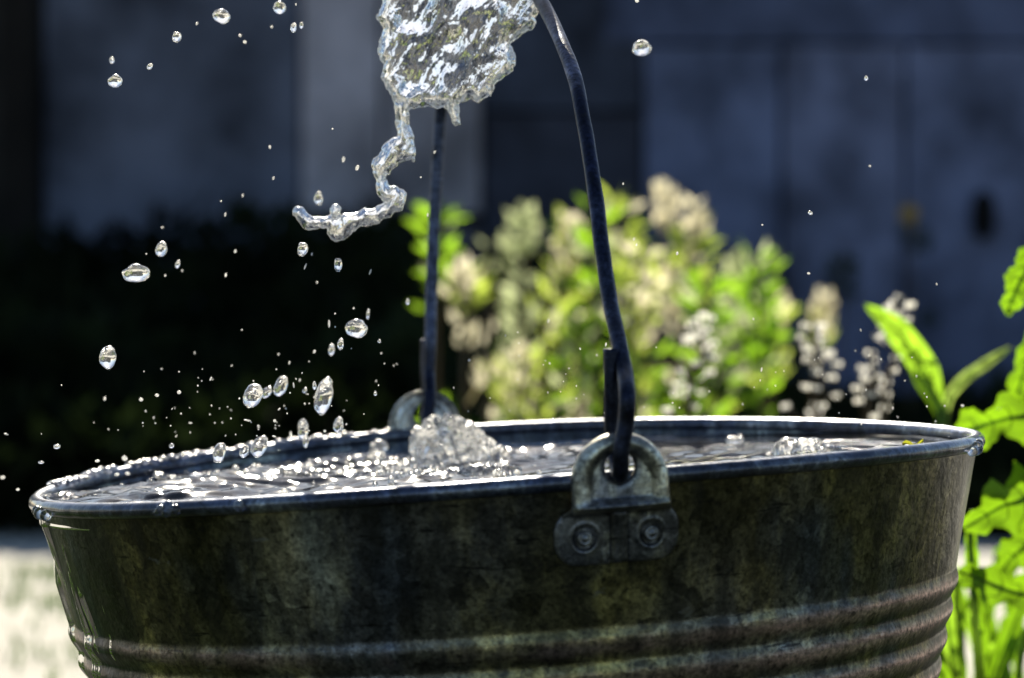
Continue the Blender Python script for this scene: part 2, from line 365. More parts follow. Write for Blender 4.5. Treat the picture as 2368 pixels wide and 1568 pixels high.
def make_ear(az, dv=0.0):
    st = .32; us = np.arange(-18, 18+st, st); vs = np.arange(-23.5, 13.5+st, st); Ug, Vg = np.meshgrid(us, vs, indexing='ij')
    s, _ = ear_sdf(Ug, Vg)
    inside = s < 0
    cell = (inside[:-1, :-1].astype(int)+inside[1:, :-1]+inside[1:, 1:]+inside[:-1, 1:]) >= 3
    used = np.zeros_like(inside); 
    for dx in (0, 1):
        for dy in (0, 1): used[dx:used.shape[0]-1+dx, dy:used.shape[1]-1+dy] |= cell
    # pull boundary vertices to the contour
    nb = np.zeros_like(inside); ii = np.zeros(cell.shape, int)+cell
    cnt = np.zeros(inside.shape, int)
    for dx in (0, 1):
        for dy in (0, 1): cnt[dx:cnt.shape[0]-1+dx, dy:cnt.shape[1]-1+dy] += ii
    bnd = used & (cnt < 4)
    Uu, Vv = Ug.copy(), Vg.copy()
    for _ in range(6):
        s0 = ear_sdf(Uu, Vv)[0]; e = .02
        gu = (ear_sdf(Uu+e, Vv)[0]-s0)/e; gv = (ear_sdf(Uu, Vv+e)[0]-s0)/e; g = gu*gu+gv*gv+1e-6
        Uu = np.where(bnd, Uu-.7*s0*gu/g, Uu); Vv = np.where(bnd, Vv-.7*s0*gv/g, Vv)
    hh = ear_h(Uu, Vv)
    idx = -np.ones(inside.shape, int); idx[used] = np.arange(used.sum()); n = used.sum()
    u, v, h = Uu[used], Vv[used], hh[used]
    def place(h):
        z = v*.001; rb = np.where(z < -.007, wallR(np.minimum(z, -.004)), 0)
        rtop = RIM + 0*z; t = sstep(-.0095, -.0065, z); r = rb*(1-t)+rtop*t
        r = np.where(z < -.0095, wallR(z), np.where(z < -.0065, wallR(z)*(1-t)+RIM*t, RIM))
        r = r + (h-.05)*.001; a = az + u*.001/RIM
        return np.stack([r*np.cos(a), r*np.sin(a), z + dv + rimz(az) + H], -1)
    Vt = np.concatenate([place(h), place(h-1.1)])
    ci, cj = np.nonzero(cell); q = np.stack([idx[ci, cj], idx[ci+1, cj], idx[ci+1, cj+1], idx[ci, cj+1]], -1)
    faces = [q, q[:, ::-1]+n]
    # side walls along the boundary
    from collections import Counter
    ed = {}
    for f in q.tolist():
        for k in range(4): ed[(f[k], f[(k+1) % 4])] = 1
    side = [(b, a, a+n, b+n) for (a, b) in ed if (b, a) not in ed]
    faces.append(np.array(side))
    return mesh_obj('ear', Vt, np.concatenate(faces), M_ear if dv == 0 else M_ear2, bucket)
AZ = -math.pi/2 + EAR
def radial(az, rr, uu, z):          # rim frame -> base frame coordinates
    a = az + uu/RIM; return Vector((rr*math.cos(a), rr*math.sin(a), z + float(rimz(az)) + H))
for az in (AZ, AZ+math.pi):
    e = make_ear(az, .0 if az == AZ else .0035)
    mb = MB(); V = []; prof = [(-2.5, .1), (-2.25, .6), (-1.6, 1.3), (1.6, 1.3), (2.25, .6), (2.5, .1)]; zz = np.linspace(-.0085, -.0226, 12)
    for zq in zz:
        for (pu, ph_) in prof: V.append(radial(az, float(wallR(zq))+(ph_+1.5)*.001, pu*.001, zq))
    mb.add(V, [(i*6+c, i*6+c+1, (i+1)*6+c+1, (i+1)*6+c) for i in range(11) for c in range(5)] + [tuple(range(6))[::-1], tuple(66+c for c in range(6))])
    mb.build('channel_strip', M_channel, e)  # darker raised strip added to paint the dark recessed channel of the ear
    for cu in (-.0097, .0092):
        z = -.0154; r0 = float(wallR(z)); mb = MB()
        prof = [(0, 1.55), (.7, 1.5), (1.05, 1.15), (1.25, 1.2), (1.7, 1.35), (2.1, 1.0), (2.2, -.6)]
        n = 28; V = []; Fc = []
        for (pr, ph) in prof:
            for k in range(n):
                t = 2*math.pi*k/n; V.append(radial(az, r0+(ph+1.0)*.001, cu+pr*.001*math.cos(t), z+pr*.001*math.sin(t)))
        for i in range(len(prof)-1):
            for k in range(n): Fc.append((i*n+k, i*n+(k+1) % n, (i+1)*n+(k+1) % n, (i+1)*n+k))
        mb.add(V, Fc); mb.build('rivet', M_ear, e)

# wire handle (bail), a little bent, passing through both ears and folded back up inside them
binv = BASE.inverted()
def bail_pt(s, z, lean=.06, off=0.0):   # world coordinates
    c = Vector((0, 0, ZR)); e = Vector((math.sin(EAR), -math.cos(EAR), math.sin(EAR)*TILT))
    return c + e*(RIM*s) + Vector((RIM*(lean*max(z, 0)+off), 0, RIM*z))
def solve_bail(px, py, side):
    s = .9*side; z = .3
    for _ in range(60):
        p = bail_pt(s, z); t = U(px, py, p.y)
        s += (t.x-p.x)/(RIM*math.sin(EAR))*.8; z += (t.z-p.z)/RIM*.8
    return s, z
front = [solve_bail(x, y, 1) for x, y in ((1249, 0), (1296, 90), (1334, 200), (1352, 290), (1368, 385), (1381, 480), (1391, 560), (1402, 640), (1413, 710), (1431, 790), (1444, 855))]
back = [solve_bail(x, y, -1) for x, y in ((1020, 250), (1013, 350), (1006, 480), (1001, 600), (997, 700), (995, 790))]
print('bail', [tuple(round(v, 2) for v in q) for q in front], [tuple(round(v, 2) for v in q) for q in back])
s0, z0 = front[0]; s1, z1 = back[0]
pts = []
ze = .022
hz = 3.4e-3/RIM
# front end: stub inside, through the hole, then up outside
def P(s, z, off=0): return bail_pt(s, z, .06, off)
stub_top = U(1414, 806, bail_pt(.955, .32).y)
stub_bot = U(1416, 1020, bail_pt(.955, .04).y)
fr_hole = BASE @ radial(AZ, RIM+.0012, 0, .0034)
fo1 = U(1437, 1035, (BASE @ radial(AZ, RIM+.0075, 0, 0)).y); fo2 = U(1447, 975, fo1.y); fo3 = U(1450, 912, fo1.y)
main = [stub_top, stub_top.lerp(stub_bot, .5), stub_bot, fr_hole + Vector((-.0005, .002, -.0006)), fr_hole + Vector((0, -.004, -.0016)), fo1, fo2, fo3]
main += [P(*q) for q in front[::-1]]
arc = []
a0 = math.atan2(z0, s0); a1 = math.atan2(z1, s1); r0 = math.hypot(s0, z0); r1 = math.hypot(s1, z1)
for k in range(1, 24):
    t = k/24; a = a0+(a1-a0)*t; r = r0+(r1-r0)*t; arc.append(P(r*math.cos(a), r*math.sin(a)))
main += arc + [P(*q) for q in back]
bk_hole = BASE @ radial(AZ+math.pi, RIM+.0012, 0, .0034)
yb = P(*back[-1]).y
main += [U(993, 860, yb), U(994, 930, bk_hole.y-.004), bk_hole + Vector((0, -.004, -.001)), bk_hole + Vector((0, .003, 0)), U(990, 930, bk_hole.y+.006), U(986, 860, bk_hole.y+.006), U(986, 785, bk_hole.y+.006)]
def catmull(pts, n=8):
    out = []
    for i in range(len(pts)-1):
        p0, p1, p2, p3 = pts[max(i-1, 0)], pts[i], pts[i+1], pts[min(i+2, len(pts)-1)]
        for k in range(n):
            t = k/n
            out.append(.5*((2*p1)+(p2-p0)*t+(2*p0-5*p1+4*p2-p3)*t*t+(3*p1-p0-3*p2+p3)*t**3))
    return out + [pts[-1]]
mb = MB(); hp = [binv @ p for p in catmull(main, 7)]; hn = fbm(np.array([p[:] for p in hp]), 60, 2, 5); mb.tube([p + Vector((a*.00018, a*.00015, 0)) for p, a in zip(hp, hn)], [0.0022+.00007*a for a in hn], 18); mb.build('wire_handle', M_wire, bucket)

# ------------------------------------------------------------------ water in the bucket
water = empty('bucket_water'); water.matrix_world = BM
tag(water, 'choppy clear water filling the bucket to the brim with ripples and glints', 'water')
ZW = -.0042
def wave(X, Y):
    P3 = np.stack([X, Y, X*0], -1)
    chop = .14 + 1.45*sstep(.09, -.05, X)
    h = .0011*fbm(P3, 30, 1, 3)*chop + .0005*np.abs(fbm(P3, 70, 2, 9))*chop + .00010*fbm(P3, 190, 2, 5)*sstep(.06, -.02, X)
    for (cx, cy, am, lam, ph) in ((ctrs[0][0], ctrs[0][1], .0013, .013, 0), (ctrs[1][0], ctrs[1][1], .0008, .010, 1), (ctrs[2][0], ctrs[2][1], .0003, .014, 2), (-.10, -.02, .001, .014, .5), (-.06, .05, .0008, .012, .2)):
        r = np.hypot(X-cx, Y-cy); h = h + am*np.sin(2*np.pi*r/lam+ph)*np.exp(-r/.045)*sstep(0, .01, r)
    h = h + .0035*np.exp(-((X+.12)**2+(Y+.01)**2)/.05**2)
    # crest along the front, left of centre
    h = h + .0022*np.exp(-((Y+.118-.015*np.sin(X*30))/.007)**2)*sstep(.06, -.0, X)*sstep(-.11, -.06, X)
    return h
c0 = UB(1040, 1066); c1 = UB(872, 1066); c2 = UB(1850, 1045); ctrs = [c0, c1, c2]
Ri = RIM - .0052; nr, na = 300, 1000
rr = np.linspace(0, 1, nr)**.8*Ri; aa = np.linspace(0, 2*np.pi, na, endpoint=False)
rr = rr[1:]; Rg, Ag = np.meshgrid(rr, aa, indexing='ij')
X = Rg*np.cos(Ag); Y = Rg*np.sin(Ag); Z = ZW + wave(X, Y)
Z = Z + .0007*sstep(Ri-.003, Ri, Rg)
V = np.stack([X, Y, Z], -1).reshape(-1, 3)
i, j = np.meshgrid(np.arange(nr-2), np.arange(na), indexing='ij'); j2 = (j+1) % na
Fq = np.stack([i*na+j, (i+1)*na+j, (i+1)*na+j2, i*na+j2], -1).reshape(-1, 4).tolist()
nv = len(V); V = V.tolist(); V.append([0, 0, ZW+float(wave(np.array([0.]), np.array([0.]))[0])])
Fq += [(nv, j, (j+1) % na) for j in range(na)]
rows = [-.03, -.034, -.05, -.074, -.12, -H+.008]
prev = (nr-2)*na
for z in rows:
    b = len(V); rz = float(wallR(z))-.0026 if not (-.075 < z < -.035) else RIM-.0058+SL*z
    V += [[rz*math.cos(t), rz*math.sin(t), z] for t in aa]
    Fq += [(prev+j, b+j, b+(j+1) % na, prev+(j+1) % na) for j in range(na)]; prev = b
Fq.append(tuple(prev+j for j in range(na))[::-1])
ws = mesh_obj('water_body', V, Fq, M_water, water)

def remeshed(name, blobs, voxel, m, parent, disp=()):
    """union of ellipsoids, voxel remeshed, then displaced along normals"""
    bm = bmesh.new()
    for (c, r, rot) in blobs:
        mt = Matrix.Translation(c) @ Matrix.Rotation(rot, 4, 'Y') @ Matrix.Diagonal((*r, 1))
        bmesh.ops.create_icosphere(bm, subdivisions=3, radius=1, matrix=mt)
    me = bpy.data.meshes.new(name); bm.to_mesh(me); bm.free()
    o = bpy.data.objects.new(name, me); COL.objects.link(o)
    md = o.modifiers.new('r', 'REMESH'); md.mode = 'VOXEL'; md.voxel_size = voxel
    s = o.modifiers.new('s', 'SMOOTH'); s.iterations = 3; s.factor = .6
    dg = bpy.context.evaluated_depsgraph_get(); me2 = bpy.data.meshes.new_from_object(o.evaluated_get(dg))
    bpy.data.objects.remove(o); bpy.data.meshes.remove(me)
    n = len(me2.vertices); co = np.empty(n*3, np.float32); me2.vertices.foreach_get('co', co); co = co.reshape(-1, 3).astype(float)
    no = np.empty(n*3, np.float32); me2.vertex_normals.foreach_get('vector', no) if hasattr(me2, 'vertex_normals') else None
    no = no.reshape(-1, 3)
    d = 0
    for k, (f, a, ridged) in enumerate(disp):
        v = fbm(co, f, 2, k+2); d = d + a*((1-np.abs(v)*2) if ridged else v)
    if len(disp): co = co + no*d[:, None]
    me2.vertices.foreach_set('co', co.astype(np.float32).ravel()); me2.polygons.foreach_set('use_smooth', [True]*len(me2.polygons))
    me2.materials.clear(); me2.materials.append(m); me2.name = name; me2.update()
    o = bpy.data.objects.new(name, me2); COL.objects.link(o)
    if parent: o.parent = parent
    return o
k = 1/ppm(c0.y)      # metres per photo unit at that depth
def lump(cx, cy, base, items, name, voxel, disp, zoff=0):
    bl = []
    for (dx, dy, rx, rz) in items:
        ry = (rx+rz)*.45
        bl.append((Vector((base.x+dx*k, base.y + random.uniform(-.2, .2)*rx*k, ZW + dy*k)), (rx*k, ry*k, rz*k), random.uniform(-.4, .4)))
    return remeshed(name, bl, voxel, M_crown, water, disp)
o = lump(0, 0, c0, [(-40, 30, 42, 60), (-25, 62, 34, 40), (5, 58, 40, 45), (30, 35, 50, 50), (62, 15, 42, 40), (95, -2, 38, 25), (125, -10, 30, 18), (0, 5, 90, 30), (-70, -5, 35, 18), (-10, 82, 14, 18), (60, 50, 16, 18)],
     'splash_crown', .00042, ((230, .0017, True), (480, .0005, False)))
o['label'] = 'tall jagged crown of water thrown up in the middle'
o = lump(0, 0, c1, [(-5, 0, 26, 26), (2, 22, 16, 22), (8, 36, 20, 15), (-28, -8, 30, 10), (30, -6, 26, 12)], 'splash_peak', .0004, ((400, .0004, True),))
o['label'] = 'small knobbly peak of water left of the crown'
o = lump(0, 0, c2, [(-25, 5, 38, 28), (10, 5, 45, 26), (50, -2, 40, 14), (-5, 18, 30, 16), (-70, -6, 20, 8)], 'splash_dome', .0004, ((300, .0003, True),))
o['label'] = 'low glassy dome of water near the right rim'
c3 = UB(1130, 1092); 
o = lump(0, 0, c3, [(0, 0, 50, 16), (40, 2, 34, 12), (-50, -2, 40, 10), (-110, -4, 50, 9), (-170, -5, 45, 8)], 'front_swell', .0004, ((240, .0004, True), (700, .0002, True)))
for (x, y, its) in ((1700, 1022, [(0, 4, 22, 10), (8, 10, 12, 8)]), (600, 1078, [(0, 0, 40, 14), (30, 6, 22, 12), (-40, -2, 30, 9)]), (1000, 1075, [(-90, 0, 40, 12), (-60, 6, 20, 12)]),
                    (700, 1100, [(0, 0, 60, 10), (50, 2, 40, 9), (-60, 0, 40, 9)]), (400, 1110, [(0, 0, 50, 9), (40, 3, 25, 8)]), (430, 1072, [(0, 2, 36, 13), (30, 2, 30, 10)])):
    lump(0, 0, UB(x, y), its, 'splash_ripple', .0004, ((330, .0004, True),))

bb = MB()
for i in range(240):
    if i < 110: x, y = random.gauss(1040, 85), random.gauss(1085, 14)
    else: x, y = random.uniform(180, 1000), random.gauss(1085, 22)
    p = UB(x, y)
    if math.hypot(p.x, p.y) > RIM-.008: continue
    z = ZW+float(wave(np.array([p.x]), np.array([p.y]))[0]); rd_ = random.uniform(.0003, .0013)
    bb.blob(Vector((p.x, p.y, z+rd_*.3)), (rd_, rd_, rd_*random.uniform(.6, 1.3)), 10)
tag(bb.build('bubbles', M_crown, water), 'tiny bubbles and beads thrown up over the churned left half', kind='stuff')
# water spilling down the left of the bucket
def runoff(name, a0, a1, z0, z1, seed, na=220, nz=260):
    a = np.linspace(a0, a1, na); z = np.linspace(z0, z1, nz); A, Zg = np.meshgrid(a, z, indexing='ij')
    P3 = np.stack([A*RIM+.0012*np.sin(Zg*90+A*6), Zg*.17, A*0+seed], -1)
    rid = np.clip(fbm(P3, 130, 3, seed), -.4, 1); t = -.0004+.0021*np.clip(rid*1.3-.12, 0, 1)
    edge = sstep(0, .12, (A-a0)/(a1-a0))*sstep(0, .2, (a1-A)/(a1-a0))*sstep(0, .02, (Zg-z1)/(z0-z1)+.02*rid)
    th = t*edge - .0005*(1-edge)
    rw = np.maximum(wallR(np.minimum(Zg, -.004)), np.where(Zg > -.006, RIM-.0032, 0)) + .0002
    out = rw+th
    def pl(r): return np.stack([r*np.cos(A), r*np.sin(A), Zg+rimz(A, Zg)+H], -1).reshape(-1, 3)
    V = np.concatenate([pl(out), pl(rw-.0011)]); n = na*nz
    i, j = np.meshgrid(np.arange(na-1), np.arange(nz-1), indexing='ij'); q = np.stack([i*nz+j, i*nz+j+1, (i+1)*nz+j+1, (i+1)*nz+j], -1).reshape(-1, 4)
    return V, np.concatenate([q[:, ::-1], q+n])
V, q = runoff('x', math.pi-.12, math.pi+.6, -.002, -.10, 3)
ro = mesh_obj('spilled_water', V, q, M_film); ro.matrix_world = BASE
tag(ro, 'rippled film of spilled water running down the left side of the bucket', 'water film')

# beads of water on the rim
def bead_on_rim(name, xs, label, rs):
    bl = []
    for (x, y, r) in xs:
        # closest rim point to that line of sight
        best = min(((a, (BM @ Vector((RIM*math.cos(a), RIM*math.sin(a), float(rimz(a))+.0004)))) for a in np.linspace(-math.pi, 0.25, 700)), key=lambda t: (U(x, y, t[1].y)-t[1]).length)
        p = BM.inverted() @ best[1]; p = p + (BM.inverted() @ U(x, y, best[1].y) - p)*.8
        bl.append((p, (r, r, r), 0))
    o = remeshed(name, bl, .0003, M_splash, None, ()); o.matrix_world = BM
    return tag(o, label, 'water bead', 'water beads clinging to the rim')
bead_on_rim('water_bead', [(372, 1180, .0016), (390, 1172, .0019), (408, 1180, .0016), (385, 1190, .0013), (362, 1188, .001)], 'cluster of clear water beads on the front of the rim at far left', 0)
bead_on_rim('water_bead', [(553, 1170, .0017), (560, 1174, .0013)], 'single clear water bead on the front rim left of the brightest glint', 0)
bead_on_rim('water_bead', [(2262, 1030, .0018), (2258, 1040, .0022), (2250, 1048, .0016)], 'heavy water bead hanging from the right end of the rim', 0)
bead_on_rim('water_bead', [(85, 1183, .0016), (92, 1190, .002), (105, 1196, .0018)], 'water bead dripping under the left end of the rim', 0)

bl = []
for i in range(150):
    a = math.pi - random.uniform(.1, 1.35); rad = random.uniform(.0004, .0014); t = random.uniform(.5, 2.6)
    bl.append((Vector(((RIM-.0024+.0024*math.cos(t))*math.cos(a), (RIM-.0024+.0024*math.cos(t))*math.sin(a), .0024*math.sin(t)+float(rimz(a)))), (rad*1.6, rad*1.6, rad), 0))
o = remeshed('rim_droplets', bl, .00025, M_splash, None, ()); o.matrix_world = BM
tag(o, 'wet glittering beads strung along the back left of the rim', 'water beads', kind='stuff')
# floating leaf
mb = MB(); p = UB(2112, 1036, ZW+.0012)
p = Vector((.1285, -.028, ZW+.002)) if p.length > RIM-.006 else p
V = []; L = 7; wl = [0, 1.8, 2.6, 2.5, 1.8, .9, 0]
for i in range(L):
    x = (i-3)*.0011
    for s in (-1, 0, 1): V.append(p + Vector((x, s*wl[i]*.0007, .0012*(abs(s)-.3) + .0008*math.sin(i*1.3)+.001)))
mb.add(V, [(i*3+c, (i+1)*3+c, (i+1)*3+c+1, i*3+c+1) for i in range(L-1) for c in (0, 1)])
o = mb.build('floating_leaf', M_yellow); o.matrix_world = BM
tag(o, 'small curled yellow-green leaf floating in the water by the right rim', 'leaf')

# ------------------------------------------------------------------ falling sheet of water
PX = 1/ppm(0.0)
outline = [(878, -120), (876, -60), (880, 0), (872, 40), (884, 70), (872, 112), (884, 150), (880, 182), (897, 212), (908, 236), (930, 240), (958, 252), (990, 248), (1012, 252), (1030, 246), (1040, 268), (1052, 292), (1068, 290),
           (1066, 262), (1060, 240), (1090, 228), (1108, 236), (1135, 222), (1146, 196), (1160, 180), (1190, 164), (1198, 140), (1188, 112), (1180, 102), (1206, 84), (1236, 62), (1248, 30), (1252, -20), (1262, -80), (1240, -150), (1190, -190), (1120, -215), (1040, -225), (960, -205), (905, -170)]
tail = [(928, 244, 14), (930, 268, 11), (932, 292, 12), (936, 318, 17), (930, 340, 24), (948, 360, 14), (905, 358, 26), (888, 380, 20), (876, 400, 9), (878, 420, 8), (888, 440, 10), (900, 455, 14), (920, 452, 18), (918, 472, 16), (896, 485, 16), (872, 496, 15),
        (848, 505, 17), (825, 512, 19), (802, 520, 22), (784, 532, 20), (764, 516, 13), (742, 516, 11), (722, 516, 12), (704, 508, 15), (694, 494, 14), (776, 490, 10), (958, 368, 9)]
def seg_poly(X, Y, poly):
    d = np.full(X.shape, 1e9); ins = np.zeros(X.shape, bool); n = len(poly)
    for i in range(n):
        x0, y0 = poly[i]; x1, y1 = poly[(i+1) % n]; ex, ey = x1-x0, y1-y0
        t = np.clip(((X-x0)*ex+(Y-y0)*ey)/(ex*ex+ey*ey), 0, 1); d = np.minimum(d, np.hypot(X-x0-t*ex, Y-y0-t*ey))
        c = (y0 > Y) != (y1 > Y); xi = x0+(Y-y0)/(ey if ey else 1e-9)*ex; ins ^= c & (X < xi)
    return np.where(ins, -d, d)
def caps(X, Y, pts):
    pts = [(x+2*math.sin(i*2.3), y+2*math.cos(i*1.7), r*(1.0+.16*math.sin(i*2.1))) for i, (x, y, r) in enumerate(pts)]
    d = np.full(X.shape, 1e9)
    order = list(range(25))
    for i in range(24):
        x0, y0, r0 = pts[i]; x1, y1, r1 = pts[i+1]
        if i == 4: pass
        ex, ey = x1-x0, y1-y0; t = np.clip(((X-x0)*ex+(Y-y0)*ey)/(ex*ex+ey*ey+1e-9), 0, 1)
        d = np.minimum(d, np.hypot(X-x0-t*ex, Y-y0-t*ey)-(r0+(r1-r0)*t)-3.5)
    for (x0, y0, r0) in pts[25:]: d = np.minimum(d, np.hypot(X-x0, (Y-y0)*.7)-r0)
    return d
def sheet_sdf(X, Y):
    P3 = np.stack([X, Y, X*0], -1)
    wob = 4.0*fbm(P3, .045, 2, 4) + 2.0*noise3(P3, .15, 8)
    a = seg_poly(X, Y, outline); b = caps(X, Y, tail); k = 8
    h = np.clip(.5+.5*(b-a)/k, 0, 1); return (b*(1-h)+a*h - k*h*(1-h)) + wob
st = 1.15
xs = np.arange(670, 1275, st); ys = np.arange(-240, 575, st); Xg, Yg = np.meshgrid(xs, ys, indexing='ij')
S = sheet_sdf(Xg, Yg); inside = S < 0
cell = (inside[:-1, :-1].astype(int)+inside[1:, :-1]+inside[1:, 1:]+inside[:-1, 1:]) >= 3
cnt = np.zeros(inside.shape, int)
for dx in (0, 1):
    for dy in (0, 1): cnt[dx:cnt.shape[0]-1+dx, dy:cnt.shape[1]-1+dy] += cell
used = cnt > 0; bnd = used & (cnt < 4)
d = np.maximum(-S, 0); rb = 34.0
P3 = np.stack([Xg, Yg, Xg*0], -1)
P3s = np.stack([Xg*.9+Yg*.42, (Yg*.9-Xg*.42)*.38, Xg*0], -1)
prof = np.sqrt(np.clip(rb**2-(rb-np.minimum(d, rb))**2, 0, None))
deep = sstep(14, 60, d)
body_n = fbm(P3s, .04, 2, 11); fine = fbm(P3s, .12, 2, 6)
q_ = 1-.62*deep; th_f = prof*(1-.12*deep)*(1+.3*q_*body_n) + deep*(3.2*body_n) + (2.4*fine*q_ + 1.4*q_*np.abs(fbm(P3s, .3, 1, 3)))*sstep(0, 8, d)
body_b = fbm(P3s, .04, 3, 31); fineb = fbm(P3s, .13, 2, 26)
th_b = prof*(1-.12*deep)*(1+.3*q_*body_b) + deep*(3.2*body_b) + 2.4*q_*fineb*sstep(0, 8, d)
midy = 22*noise3(P3, .012, 5)*deep + 10*noise3(P3, .02, 7)
idx = -np.ones(inside.shape, int); idx[used] = np.arange(used.sum()); n = int(used.sum())
th_f = np.where(bnd, 0, np.maximum(th_f, .6)); th_b = np.where(bnd, 0, np.maximum(th_b, .6))
O = U(0, 0, 0.0); ex = (U(1, 0, 0.0)-O); ey = (U(0, 1, 0.0)-O); ey.y = 0
def sp(th):
    a, b = Xg[used], Yg[used]; dep = (midy[used]+th)*PX
    base = np.array(O)[None]+a[:, None]*np.array(ex)+b[:, None]*np.array(ey); base[:, 1] = dep; return base
orig = np.array(U(1000, 250, 0.0))
Vf = sp(-th_f[used])-orig; Vb = sp(th_b[used])-orig
ci, cj = np.nonzero(cell); q = np.stack([idx[ci, cj], idx[ci+1, cj], idx[ci+1, cj+1], idx[ci, cj+1]], -1)
# share the boundary vertices
bflat = bnd[used]; remap = np.arange(n)+n; remap[bflat] = np.arange(n)[bflat]
fs = mesh_obj('falling_water', np.concatenate([Vf, Vb]), np.concatenate([q, remap[q][:, ::-1]]), M_sheet)
fv = np.clip(np.exp(-d/10.0)*(1.0-.45*sstep(240, 300, Yg)) + .06, 0, 1)[used]; fv = np.concatenate([fv, fv])  # whitened edges stand for sun glints along the water's outline
fat = fs.data.attributes.new('foam_glint', 'FLOAT', 'POINT'); fat.data.foreach_set('value', fv.astype(np.float32))
fs.location = orig
tag(fs, 'glittering lump of water falling past the handle with a curling tail below it', 'water splash')

# ------------------------------------------------------------------ droplets
dm = []
for kx in range(12):
    bm = bmesh.new(); bmesh.ops.create_icosphere(bm, subdivisions=4, radius=.5)
    co = np.array([v.co[:] for v in bm.verts]); co = co*(1+.17*fbm(co, 2.2, 2, kx)+0.022*fbm(co, 7, 2, kx+9))[:, None]
    for v, c in zip(bm.verts, co): v.co = c
    for f in bm.faces: f.smooth = True
    me = bpy.data.meshes.new('droplet_mesh'); bm.to_mesh(me); bm.free(); me.materials.append(M_drop); dm.append(me)
bm = bmesh.new(); bmesh.ops.create_icosphere(bm, subdivisions=2, radius=.5)
for f in bm.faces: f.smooth = True
tiny = bpy.data.meshes.new('tiny_droplet_mesh'); bm.to_mesh(tiny); bm.free(); tiny.materials.append(M_spark)
GD = 'water droplets flying over the bucket'
def drop(x, y, wd, hd, label, rot=0., me=None, Y=None, group=GD):
    Yv = random.uniform(-.06, .03) if Y is None else Y
    o = bpy.data.objects.new('water_droplet', me or random.choice(dm)); COL.objects.link(o)
    o.location = U(x, y, Yv); s = 1/ppm(Yv); o.scale = (wd*s, (wd*.6+hd*.4)*s, hd*s); o.rotation_euler = (random.uniform(-.2, .2), rot, 0)
    return tag(o, label, 'droplet', group)
big = [
 (513, 38, 42, 32, 'broad clear droplet high at the top left, left of the top middle pair', .2), (647, 17, 30, 28, 'clear droplet at the top edge, above two small drops', .3), (409, 85, 22, 25, 'clear drop high on the left, between the two broad upper drops', .2),
 (678, 64, 14, 22, 'narrow droplet just below the top-edge drop, left one of two', .1), (697, 58, 9, 15, 'thin droplet just below the top-edge drop, right one of two', .1),
 (259, 140, 11, 16, 'small oval drop directly above the leftmost upper droplet', 0), (346, 154, 12, 16, 'small slanted drop beside the leftmost upper droplet', .5), (267, 188, 32, 31, 'round clear drop, leftmost in the upper part', .2),
 (373, 576, 26, 36, 'clear teardrop above the widest droplet on the left', .2), (317, 632, 62, 42, 'widest flattened droplet, hovering in the dark at left', 0), (411, 611, 11, 20, 'thin slanted drop to the right of the widest droplet', .35),
 (736, 459, 20, 33, 'teardrop hanging just above the curling tail of the splash', 0), (700, 575, 25, 33, 'clear drop under the left tip of the curling tail', .15), (782, 611, 19, 33, 'upright drop below the middle of the curling tail', 0),
 (825, 760, 54, 43, 'large ragged droplet halfway between the tail and the water', .1), (851, 727, 7, 25, 'thin upright drop touching above the large ragged droplet', .1), (787, 796, 14, 28, 'upright drop below left of the large ragged droplet, right of two', .1), (767, 810, 14, 28, 'upright drop below left of the large ragged droplet, left of two', .15),
 (943, 698, 9, 15, 'small bright drop just left of the far handle wire', 0), (583, 915, 44, 54, 'big slanted droplet low over the left rim, left of a close pair', .5), (617, 908, 20, 32, 'slim slanted droplet touching the big slanted one low at left', .6), (650, 892, 30, 48, 'tilted clear droplet between the big slanted one and the tall one', .4),
 (749, 917, 42, 88, 'tallest elongated droplet, low above the back rim', .25), (727, 892, 9, 21, 'little drop hugging the left of the tallest droplet', 0), (705, 903, 9, 14, 'tiny drop two steps left of the tallest droplet', .4),
 (700, 994, 26, 50, 'long oval droplet crossing the back rim below the tallest one', 0), (707, 1020, 14, 34, 'slim drop overlapping the foot of the long oval droplet', .1), (782, 984, 23, 40, 'oval droplet just touching the back rim right of the long oval one', .1),
 (507, 1046, 30, 50, 'leftmost large droplet crossing the back rim', .3), (600, 1033, 36, 54, 'large slanted droplet crossing the back rim', .5), (565, 1044, 20, 32, 'smaller droplet between the two crossing the back rim', .4),
 (250, 827, 40, 52, 'lone clear round droplet in the dark above the left rim', .2), (1484, 111, 43, 38, 'clear ring-like droplet right of the handle near the top', 0), (2003, 181, 9, 12, 'small pale drop alone in front of the right wall', 0), (1874, 492, 12, 9, 'small slanted drop low before the right wall', .6),
 (131, 1033, 17, 11, 'flat droplet beyond the left end of the rim, upper one of two', 0), (95, 1069, 15, 6, 'flat thin droplet beyond the left end of the rim, lower one of two', 0), (397, 1031, 12, 12, 'round drop hovering above the glittering back-left rim', 0),
 (868, 910, 8, 12, 'bright small drop left of the far ear', 0), (877, 789, 8, 9, 'bright small drop right of the large ragged droplet', 0)]
for (x, y, a, b, l, r) in big: drop(x, y, a, b, l, r)
LS = 'small bright splash droplet over the left half of the bucket, one of many alike'
